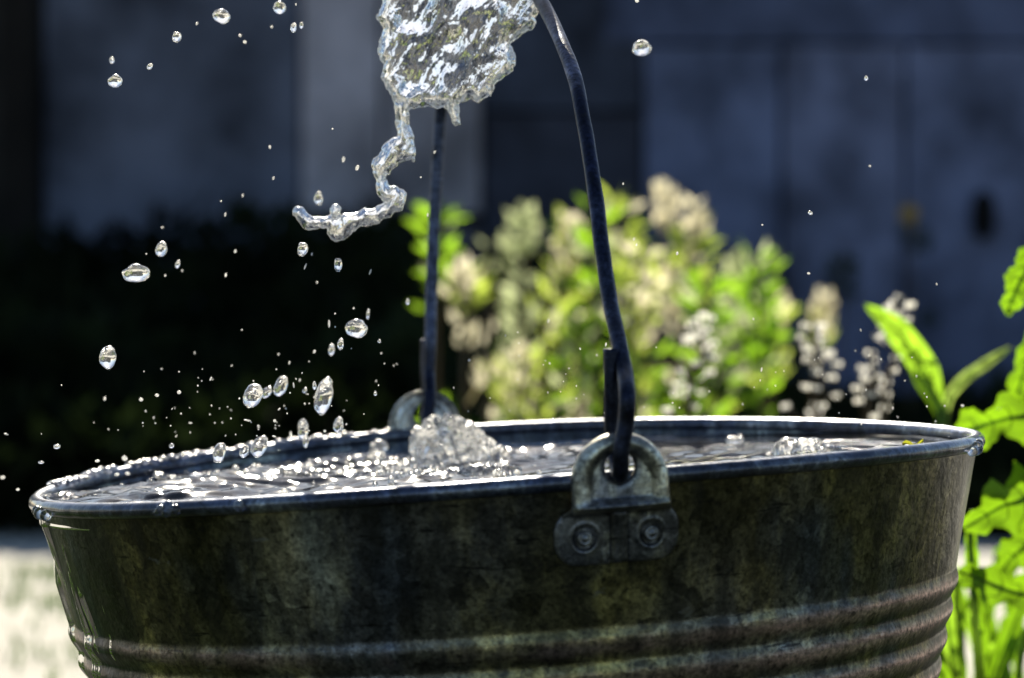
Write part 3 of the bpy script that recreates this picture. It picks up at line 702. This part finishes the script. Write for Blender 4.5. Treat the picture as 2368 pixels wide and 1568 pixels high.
small = [(455,54,5,8),(555,82,7,6),(566,97,9,8),(628,62,6,6),(684,10,4,6),(769,298,5,4),(624,340,6,9),(794,369,7,14),(826,388,8,14),(632,412,2,8),(561,452,4,9),(511,465,3,4),(521,496,3,11),(375,526,7,4),(421,626,4,6),(382,637,5,6),(338,587,3,3),
 (544,581,6,9),(522,636,6,10),(706,616,4,16),(721,588,3,8),(733,653,4,6),(856,629,4,14),(761,749,5,18),(775,756,4,4),(818,713,4,5),(775,725,3,3),(727,813,6,9),(644,819,4,6),(559,763,3,4),(669,839,4,9),(639,854,3,4),(679,891,3,14),(693,879,3,8),(672,1006,6,18),
 (572,972,18,4),(635,973,7,7),(598,988,3,9),(634,1009,10,4),(751,997,6,6),(820,1011,22,2),(242,922,6,11),(326,924,10,9),(363,914,10,8),(414,907,10,9),(450,816,4,6),(487,876,3,11),(14,1004,12,3),(225,1066,12,7),(234,1081,12,8),(270,1097,12,8),(295,1095,12,8),(288,1060,14,12),
 (335,1064,8,5),(423,1050,8,12),(6,1104,12,9),(41,1132,9,7),(440,978,9,4),(330,978,3,4),(88,1181,14,6),(287,1201,8,8),(973,410,3,3),(1005,352,4,8),(989,497,3,9),(280,1303,6,6),(358,1277,6,8)]
def LSf(x, y, a, b):
    shape = 'flat streak of a droplet' if a > b*1.35 else 'upright sliver of a droplet' if b > a*1.9 else 'round bright droplet' if max(a, b) < 7 else 'oval bright droplet'
    zone = ('near the top left corner' if x < 600 and y < 350 else 'along the top edge left of the splash' if y < 200 else 'left of the curling tail' if y < 560 and x < 700 else 'beside the curling tail' if y < 560 else
            'around the widest droplet at left' if x < 560 and y < 700 else 'below the curling tail' if y < 700 else 'in the air left of the far handle wire' if y < 880 else 'outside the left end of the rim' if x < 200 else
            'over the back-left rim' if y > 1000 else 'above the left half of the rim')
    return 'small ' + shape + ' ' + zone
for (x, y, a, b) in small: drop(x, y, max(a, 4), max(b, 4), LSf(x, y, a, b), random.uniform(-.2, .5), tiny, group='small splash droplets, left half')
LT = 'tiny spark of spray among many over the left rim'; RT = 'tiny spark of spray before the plants right of the far ear'
for _ in range(85):
    x = 560+random.gauss(0, 190); y = 1010-abs(random.gauss(0, 95))
    if 5 < x < 960: drop(x, y, random.uniform(2.2, 4.2), random.uniform(2.2, 5.5), LT if x > 480 else 'tiny spark of spray in the dark beyond the left end of the water', random.uniform(-.6, .6), tiny, group='tiny spray over the left rim')
rt = [(1441,425,3,5),(1466,553,3,6),(1472,566,3,6),(1566,586,5,8),(1763,520,4,3),(1870,632,7,4),(2012,384,4,4),(1473,2,9,7),(1761,855,3,10),(2226,938,7,5),(1401,797,3,9),(1085,833,5,5),(1268,742,3,9)]
for (x, y, a, b) in rt: drop(x, y, a+1, b+1, 'small bright splash droplet right of the far handle wire, one of many alike', 0.2, tiny, group='small splash droplets, right half')
for _ in range(75):
    x = random.uniform(1030, 1950) if random.random() < .8 else random.uniform(1950, 2200); y = 985-abs(random.gauss(0, 130))
    drop(x, y, random.uniform(2.2, 4.0), random.uniform(2.4, 6), RT, random.uniform(-.4, .4), tiny, group='tiny spray over the right half')

# ------------------------------------------------------------------ vegetation
def leaf_quad(mb, p, d, L, Wd, m=0, up=None):
    """pointed leaf of 4 faces, folded along its midrib"""
    d = d.normalized(); s = d.cross(up or Vector((random.gauss(0, 1), random.gauss(0, 1), random.gauss(0, .4))))
    if s.length < 1e-4: s = d.orthogonal()
    s.normalize(); n = d.cross(s)
    V = [p, p+d*L*.45+s*Wd*.5+n*Wd*.12, p+d*L*.5, p+d*L*.45-s*Wd*.5+n*Wd*.12, p+d*L - n*L*.1]
    mb.add(V, [(0, 1, 2), (0, 2, 3), (1, 4, 2), (2, 4, 3)], m)
def bush_plant(name, tip, base, kind, label, group=None, width=60, dense=1.0, cat='plant', tmin=.12):
    """a weed with a stem from the ground to its tip, leaves all along, and a seed head or leafy top"""
    root = tag(empty(name, base), label, cat, group); tp = Vector(tip)-Vector(base); Hh = tp.length
    lean = [Vector((0, 0, 0)), tp*.5+Vector((random.gauss(0, .01), random.gauss(0, .01), 0)), tp]
    line = catmull(lean, 8); mb = MB(); mb.tube(line, [.0035*(1-.7*i/len(line)) for i in range(len(line))], 6); mb.build('stem', M_stem, root)
    fol = MB(); wd = width/ppm(base[1])
    nl = int(215*dense)
    for i in range(nl):
        t = random.random()**.8; t = tmin+(.98-tmin)*t; p = line[min(int(t*(len(line)-1)), len(line)-1)]
        spread = wd*(.34+.55*(1-t)); a = random.uniform(0, 2*math.pi); rr = spread*math.sqrt(random.random())
        d = Vector((math.cos(a), math.sin(a), random.uniform(.1, 1.4)))
        clump = noise3(np.array([[(p.x+base[0]+rr*math.cos(a))*17, base[1]*5, (p.z+base[2])*15]]), 1, 3)[0]
        if clump < -.14: continue
        leaf_quad(fol, p+Vector((rr*math.cos(a), rr*math.sin(a), random.gauss(0, .006))), d, random.uniform(.010, .024), random.uniform(.004, .009), (2 if kind == 'dark' else random.choices((0, 1, 2), (.5, .02+.14*t*t, max(.08, .75-.8*t)))[0]))  # dark leaves increase toward the base, shade put into leaf colour
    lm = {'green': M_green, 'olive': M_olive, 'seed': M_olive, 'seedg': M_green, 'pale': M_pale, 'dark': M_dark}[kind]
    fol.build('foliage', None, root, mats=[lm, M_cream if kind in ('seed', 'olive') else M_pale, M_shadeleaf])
    if kind in ('seed', 'seedg', 'pale'):
        sh = MB(); hl = min(.036, Hh*.2)
        for i in range(34):
            t = random.random(); p = line[-1]*(1) - tp.normalized()*hl*t
            w2 = wd*.42*math.sin(math.pi*min(1, .12+.8*t))
            a = random.uniform(0, 6.28); leaf_quad(sh, p+Vector((w2*math.cos(a)*random.random(), w2*math.sin(a)*random.random(), 0)), Vector((math.cos(a)*.6, math.sin(a)*.6, 1)), .013, .007)
        for i in range(0 if dense < .5 else 3):
            q = line[int(len(line)*random.uniform(.5, .85))]; off = Vector((random.uniform(-1, 1)*wd*.9, random.uniform(-.5, .5)*wd, .02))
            sh.tube([q, q+off*.6, q+off], .0009, 4)
            for _ in range(8): leaf_quad(sh, q+off+Vector((random.gauss(0, .005), random.gauss(0, .005), random.gauss(0, .009))), Vector((random.gauss(0, .4), random.gauss(0, .4), 1)), .011, .006)
        tag(sh.build('seed_head', M_cream if kind != 'pale' else M_pale, root), kind='stuff')
    return root
G = 'sunlit weeds behind the bucket'
bush = [(1015, 470, 1020, 'green', 46, 'slim bright green weed behind the far handle wire', 1.25), (1075, 620, 1090, 'seed', 60, 'short weed with buff seed heads right of the far handle wire', 1.1),
 (1130, 700, 1150, 'green', 80, 'low leafy green weed at the left foot of the sunlit clump', 1.0), (1213, 492, 1230, 'pale', 52, 'grey-green weed with a pale tip standing apart left in the clump', 1.5),
 (1322, 520, 1300, 'seed', 62, 'weed with pinkish buff plume left of the near handle wire', 1.3), (1375, 470, 1360, 'green', 50, 'tall green weed directly behind the near handle wire', 1.2),
 (1432, 452, 1400, 'olive', 55, 'yellow-green weed just right of the near handle wire', 1.25), (1538, 440, 1470, 'seed', 56, 'tallest weed of the clump with a pale green plume', 1.35),
 (1606, 480, 1530, 'seed', 66, 'weed with the whitest pink plume at the right of the clump top', 1.3), (1490, 560, 1430, 'olive', 90, 'broad yellow weed in the middle of the clump', 1.1),
 (1270, 640, 1270, 'olive', 80, 'leafy yellow-green weed low left of the near handle wire', 1.0), (1330, 720, 1330, 'green', 95, 'dense low green weed left of the near ear', 1.2),
 (1560, 640, 1500, 'seed', 90, 'bushy weed with buff heads at the clump centre right', 1.3), (1640, 640, 1590, 'green', 80, 'green leafy weed on the right flank of the clump', 1.0),
 (1700, 595, 1640, 'pale', 56, 'pale silvery weed tip on the right flank', 1.4), (1748, 590, 1700, 'green', 40, 'small green sprig right of the silvery tip', 1.1),
 (1795, 680, 1720, 'seed', 46, 'weed leaning right with one fat pink seed head', 1.5), (1905, 690, 1880, 'seed', 34, 'blurred buff seed head behind the white-budded sprigs', 1.5),
 (1200, 820, 1210, 'seed', 95, 'low tangle of buff and green weed just above the rim', 1.2), (1480, 800, 1470, 'green', 100, 'low dense green weed right of the near ear', 1.2), (1600, 850, 1590, 'olive', 80, 'low olive weed behind the first white-budded sprig', 1.2)]
for (x, y, bx, kd, wd, lb, Yd) in bush:
    b = U(bx, 800, Yd); b.z = 0
    bush_plant('weed_plant', U(x, y, Yd), b, kd, lb, G, wd, .3 if x in (1905, 1795, 1600) else 1.0, tmin=.45 if x > 1600 else .12)

# white-budded sprigs close behind the rim
def z2(x, y): return ((2600+x/1.425)/1.7297, (700+y/1.425)/1.7297)
sprigs = [([(300,800),(345,820),(260,830),(235,860),(285,860),(320,880),(210,930),(250,920),(310,935),(360,960),(210,955),(330,985),(265,1070),(355,1040),(340,1125),(180,1120),(160,1190),(225,1220),(150,1250),(200,1260),(290,1245),(100,1340),(245,1325),(340,1000),(280,905)], (300, 800), (215, 1400), 'first white-budded sprig right of the near ear, nearest the handle', .50),
 ([(885,860),(975,860),(970,890),(865,930),(985,930),(890,975),(900,1000),(900,1050),(1015,1010),(1035,1030),(940,1090),(1065,1080),(940,1130),(1035,1155),(880,1210),(945,1215),(1060,1260),(775,1320),(940,1315),(990,1320),(910,1355)], (925, 850), (930, 1450), 'second white-budded sprig, with a reddish stem, in the middle of the row', .52),
 ([(1250,1015),(1275,1060),(1210,1105),(1270,1100),(1225,1160),(1300,1155),(1345,1180),(1180,1220),(1255,1250),(1330,1230),(1190,1290),(1345,1255),(1335,1325),(1280,1380),(1385,1115)], (1265, 1000), (1240, 1450), 'short white-budded sprig low beside the broad leaf', .5),
 ([(1420,700),(1385,735),(1375,780),(1480,740),(1385,825),(1475,830),(1335,860),(1345,910),(1295,925),(1450,910),(1410,985),(1405,1045),(1360,760),(1400,790)], (1410, 690), (1330, 1450), 'tallest white-budded sprig, in front of the broad leaf', .46)]
for buds, top, foot, lb, Yd in sprigs:
    b = U(*z2(*foot), Yd); g = Vector((b.x-.01, b.y, 0)); root = tag(empty('flower_sprig', g), lb, 'flowering weed', 'white-budded sprigs behind the rim')
    t = U(*z2(*top), Yd)-g; b = b-g; line = catmull([Vector((0, 0, 0)), b, b.lerp(t, .5)+Vector((.002, 0, 0)), t], 6)
    mb = MB(); mb.tube(line, [.0016*(1-.55*i/len(line)) for i in range(len(line))], 6)
    for (x, y) in buds:
        p = U(*z2(x, y), Yd+random.uniform(-.03, .03))-g
        q = min(line, key=lambda c: abs(c.z-(p.z-.007))); mb.tube([q, q.lerp(p, .6)+Vector((0, 0, -.001)), p], .0005, 4)
    mb.build('stem', M_stem, root)
    for (x, y) in buds:
        bb = MB(); p = U(*z2(x, y), Yd+random.uniform(-.03, .03))-g; [leaf_quad(bb, Vector((0, 0, -.0012)), Vector((math.cos(q6*1.26), math.sin(q6*1.26), random.uniform(.5, 1.6))), .0038, .0031) for q6 in range(5)]
        o = bb.build('bud', M_bud, root); o.location = p
    fl = MB()
    for i in range(6):
        q = line[random.randint(1, 5)]; a = random.uniform(0, 6.28)
        leaf_quad(fl, q, Vector((math.cos(a), math.sin(a), .8)), random.uniform(.01, .022), random.uniform(.004, .008))
    fl.build('foliage', M_olive, root)

# broad leaves built along a midrib given in photo coordinates and depth
def blade(root, mids, widths, Ys, lob=0, seed=0, m=None, rib=True, fold=.25, n=36, side=None):
    rd = random.Random(seed); g = Vector(root.location)
    P = [U(x, y, Yv)-g for (x, y), Yv in zip(mids, Ys)]; per = 8; line = catmull(P, per); k = len(line)
    wline = np.interp(np.linspace(0, 1, k), np.linspace(0, 1, len(widths)), widths)
    V = []; Fc = []; cols = 9
    for i, p in enumerate(line):
        t = (line[min(i+1, k-1)]-line[max(i-1, 0)]).normalized(); s = t.cross(Vector((0, 1, 0))).normalized()
        s = (s + Vector((0, rd.uniform(-.02, .02)+(side or 0), 0))).normalized(); nn = t.cross(s)
        for c in range(cols):
            f = (c-(cols-1)/2)/((cols-1)/2); w2 = wline[i]*(.8 if lob else 1)/ppm(Ys[0])
            lb = 1
            if lob: lb = 1 - lob*(.5+.5*math.sin(i/k*math.pi*7 + (1.3 if f > 0 else 0) + seed)) + .08*math.sin(i*2.1+seed)
            off = s*(f*w2*(1+(lb-1)*abs(f)**.5)) + nn*(abs(f)*w2*fold + .12*w2*math.sin(i*.6+f*3))
            if lob: off = off + t*(abs(f)*w2*.35)
            V.append(p+off)
    for i in range(k-1):
        for c in range(cols-1): Fc.append((i*cols+c, i*cols+c+1, (i+1)*cols+c+1, (i+1)*cols+c))
    mb = MB(); mb.add(V, Fc); o = mb.build('leaf', m or M_leaf, root)
    if rib:
        mb = MB(); mb.tube([p+Vector((0, -.0004, 0)) for p in line], [rib_r*(1-.6*i/k) for i in range(k)], 6)
        for i in range(3, k-3, 4):
            for c in (0, cols-1):
                ie = min(k-1, i+2); mb.tube([line[i], V[i*cols+(cols-1)//2+(1 if c else -1)*2]+Vector((0, -.0005, 0)), V[ie*cols+c].lerp(line[ie], .2)+Vector((0, -.0005, 0))], [.0004, .0003, .00015], 4)
        mb.build('midrib', M_vein, o)
    return o
rib_r = .0011
def gpt(x, Yv): b = U(x, 800, Yv); b.z = 0; return b
# spear-leaved plant right of the sprigs
r = tag(empty('leafy_plant', gpt(2180, .42)), 'plant with one broad pointed leaf and one thin raised blade behind the right rim', 'plant')
blade(r, [(2170, 1150), (2172, 960), (2140, 860), (2070, 760), (2000, 705)], [6, 9, 32, 30, 2], [.42, .42, .42, .41, .40], m=M_green, fold=.35)
blade(r, [(2178, 1150), (2185, 960), (2215, 890), (2280, 840), (2338, 802)], [5, 9, 13, 12, 2], [.42, .42, .42, .43, .44], m=M_vein, fold=.3)
blade(r, [(2176, 1100), (2180, 980), (2140, 880), (2100, 800), (2085, 770)], [5, 9, 26, 18, 2], [.44, .44, .45, .45, .45], m=M_leaf, fold=.35)
mb = MB(); g = Vector(r.location); mb.tube([Vector((0, 0, 0)), U(2174, 1200, .42)-g, U(2174, 950, .42)-g], [.003, .0025, .0015], 7); mb.build('stem', M_vein, r)

# tall lobed plant at right frame edge
r = tag(empty('leafy_plant', gpt(2420, .22)), 'tall bright green plant with lobed leaves along the right edge, beside the bucket', 'plant')
Yr = .2
blade(r, [(2420, 560), (2390, 600), (2360, 650), (2338, 700), (2330, 730)], [30, 60, 48, 30, 4], [Yr]*5, .3, 1)
blade(r, [(2480, 910), (2420, 945), (2330, 968), (2250, 990), (2190, 1010)], [70, 90, 78, 60, 8], [Yr]*5, .5, 2)
blade(r, [(2400, 700), (2385, 800), (2362, 880), (2345, 940)], [10, 40, 44, 6], [.26]*4, .3, 3)
blade(r, [(2480, 1110), (2400, 1140), (2320, 1170), (2230, 1222)], [90, 110, 84, 10], [.17]*4, .45, 4)
blade(r, [(2470, 1200), (2400, 1240), (2340, 1290), (2300, 1350)], [70, 74, 50, 8], [.24]*4, .4, 5)
blade(r, [(2440, 1380), (2350, 1372), (2270, 1340), (2215, 1320)], [60, 62, 56, 8], [.19]*4, .5, 6)
blade(r, [(2250, 1180), (2245, 1260), (2252, 1340), (2262, 1420)], [8, 22, 20, 4], [.2]*4, .2, 7)
mb = MB(); g = Vector(r.location); mb.tube([Vector((0, 0, 0)), U(2440, 1300, .22)-g, U(2430, 900, .22)-g, U(2410, 540, .2)-g], [.004, .0035, .003, .002], 8); mb.build('stem', M_vein, r)
mb = MB(); mb.tube([U(2270, 1600, .2)-g, U(2256, 1450, .2)-g, U(2240, 1200, .2)-g], [.002, .0016, .001], 8); mb.build('stem', M_vein, r)
for (x, Yv, sd, lb) in ((2290, .24, 11, 'low rosette of green leaves at the bottom right corner'), (2230, .34, 12, 'low green weed close behind the right side of the bucket'), (2380, .46, 13, 'low weed farther back at the bottom right edge')):
    r = tag(empty('leafy_plant', gpt(x, Yv)), lb, 'plant'); rd = random.Random(sd)
    for i in range(11):
        a = rd.uniform(-1.25, 1.25); L = rd.uniform(120, 260); y0 = 1900 if Yv < .3 else 1750
        x1 = x+math.sin(a)*L*.6; x2 = x+math.sin(a)*L*1.1; top = y0-L-rd.uniform(60, 260)
        blade(r, [(x, y0), (x1, (y0+top)/2-30), (x2, top), (x2+math.sin(a)*60, top+40)], [6, rd.uniform(18, 34), rd.uniform(18, 36), 3], [Yv+rd.uniform(-.04, .05)]*4, .35, i, m=rd.choice([M_leaf, M_leaf, M_green]))

# shaded silhouettes at the wall foot on the right
for (x, y, Yd, wd, lb, fl) in ((1950, 560, 3.7, 60, 'dark narrow weed in the shade before the right wall', 0), (2110, 520, 3.6, 95, 'dark branching weed with a single yellow flower before the right wall', 1),
                               (1830, 800, 3.5, 80, 'low dark weed at the wall foot behind the buff seed head', 0), (2330, 860, 3.4, 110, 'low dark weed at the wall foot near the right edge', 0), (2200, 880, 3.4, 90, 'low dark scrub at the wall foot between taller weeds', 0), (1690, 560, 3.3, 60, 'dark brownish weed behind the right flank of the clump', 0)):
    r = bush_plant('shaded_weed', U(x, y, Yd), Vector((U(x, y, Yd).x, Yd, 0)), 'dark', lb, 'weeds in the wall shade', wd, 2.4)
    if fl:
        mb = MB(); p = U(2103, 494, Yd)-Vector(r.location)
        for i in range(14):
            a = i*6.283/14; leaf_quad(mb, p, Vector((math.cos(a), .3, math.sin(a))), .019, .008, up=Vector((0, 1, 0)))
        mb.blob(p, (.006, .004, .006), 8); mb.tube([p, U(2112, 540, Yd)-Vector(r.location)], .002, 5); mb.build('flower', M_ygrass, r)

# undergrowth in the shade of the wall: uncountable
def scatter_leaves(name, n, fx, mt, kind_label=None, lo=.02, hi=.06, wr=.4):
    c = np.array([fx() for _ in range(n)]); a = rng.uniform(0, 2*np.pi, n); e = rng.uniform(-.2, 1.3, n)
    d = np.stack([np.cos(a)*np.cos(e), np.sin(a)*np.cos(e), np.sin(e)], -1); s = np.cross(d, rng.normal(size=(n, 3))); s /= np.linalg.norm(s, axis=1)[:, None]
    L = rng.uniform(lo, hi, n)[:, None]; W = L*wr
    V = np.stack([c, c+d*L*.5+s*W*.5, c+d*L, c+d*L*.5-s*W*.5], 1).reshape(-1, 3)
    return tag(mesh_obj(name, V, np.arange(4*n).reshape(n, 4), mt, smooth=False), kind='stuff')
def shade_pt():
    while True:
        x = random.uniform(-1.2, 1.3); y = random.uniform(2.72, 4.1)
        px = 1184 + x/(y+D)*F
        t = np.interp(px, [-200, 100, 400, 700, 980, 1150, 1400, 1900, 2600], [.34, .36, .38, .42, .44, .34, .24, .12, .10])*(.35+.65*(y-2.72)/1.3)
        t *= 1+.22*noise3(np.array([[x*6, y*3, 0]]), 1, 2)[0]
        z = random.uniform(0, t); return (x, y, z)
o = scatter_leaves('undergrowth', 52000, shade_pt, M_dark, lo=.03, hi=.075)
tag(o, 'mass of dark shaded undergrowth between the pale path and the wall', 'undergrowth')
# grass in tufts on the path and the dark grass around the bucket
def blades(name, pts, mt, hl, label):
    n = len(pts); c = np.array(pts); a = rng.uniform(0, 2*np.pi, n); h = rng.uniform(.4, 1, n)*np.array([hl(*p) for p in pts]); w_ = h*.05+.0012
    dx, dy = np.cos(a), np.sin(a); lean = rng.uniform(.05, .6, n)
    s = np.stack([-dy, dx, 0*a], -1)*w_[:, None]; top = c+np.stack([dx*h*lean, dy*h*lean, h], -1); mid = c+np.stack([dx*h*lean*.35, dy*h*lean*.35, h*.55], -1)
    V = np.stack([c-s, c+s, mid+s*.8, mid-s*.8, top], 1).reshape(-1, 3); b = np.arange(n)*5
    Fc = np.concatenate([np.stack([b, b+1, b+2, b+3], -1)]); T = np.stack([b+3, b+2, b+4, b+4], -1)
    faces = [tuple(f) for f in Fc.tolist()]+[(f[0], f[1], f[2]) for f in T.tolist()]
    return tag(mesh_obj(name, V, faces, mt, smooth=False), label, 'grass', kind='stuff')
tufts = [U(90, 1300, 2.25), U(10, 1365, 2.0), U(180, 1340, 1.95), U(30, 1560, 1.35), U(150, 1300, 2.3), U(2300, 1320, 2.1), U(2240, 1450, 1.9), U(230, 1400, 2.0), U(60, 1480, 1.6)]
pts = []
for t in tufts:
    for _ in range(34): pts.append((t.x+random.gauss(0, .03), t.y+random.gauss(0, .05), 0))
blades('grass_tufts', pts, M_grass, lambda x, y, z: .022, 'scattered short grass tufts growing on the pale path')
pts = []
for _ in range(26000):
    x, y = random.uniform(-1.3, 1.3), random.uniform(-1.6, .45)
    if random.random() < .3: x, y = -random.uniform(.5, 1.5), random.uniform(.2, 1.25)
    if math.hypot(x-.015, y) < .10 or math.hypot(x, y+D) < .18: continue
    if noise3(np.array([[x*5, y*5, 0]]), 1, 6)[0] < -.25: continue
    pts.append((x, y, -.012))
blades('grass', pts, M_grass, lambda x, y, z: .05, 'dark short grass around and in front of the bucket')
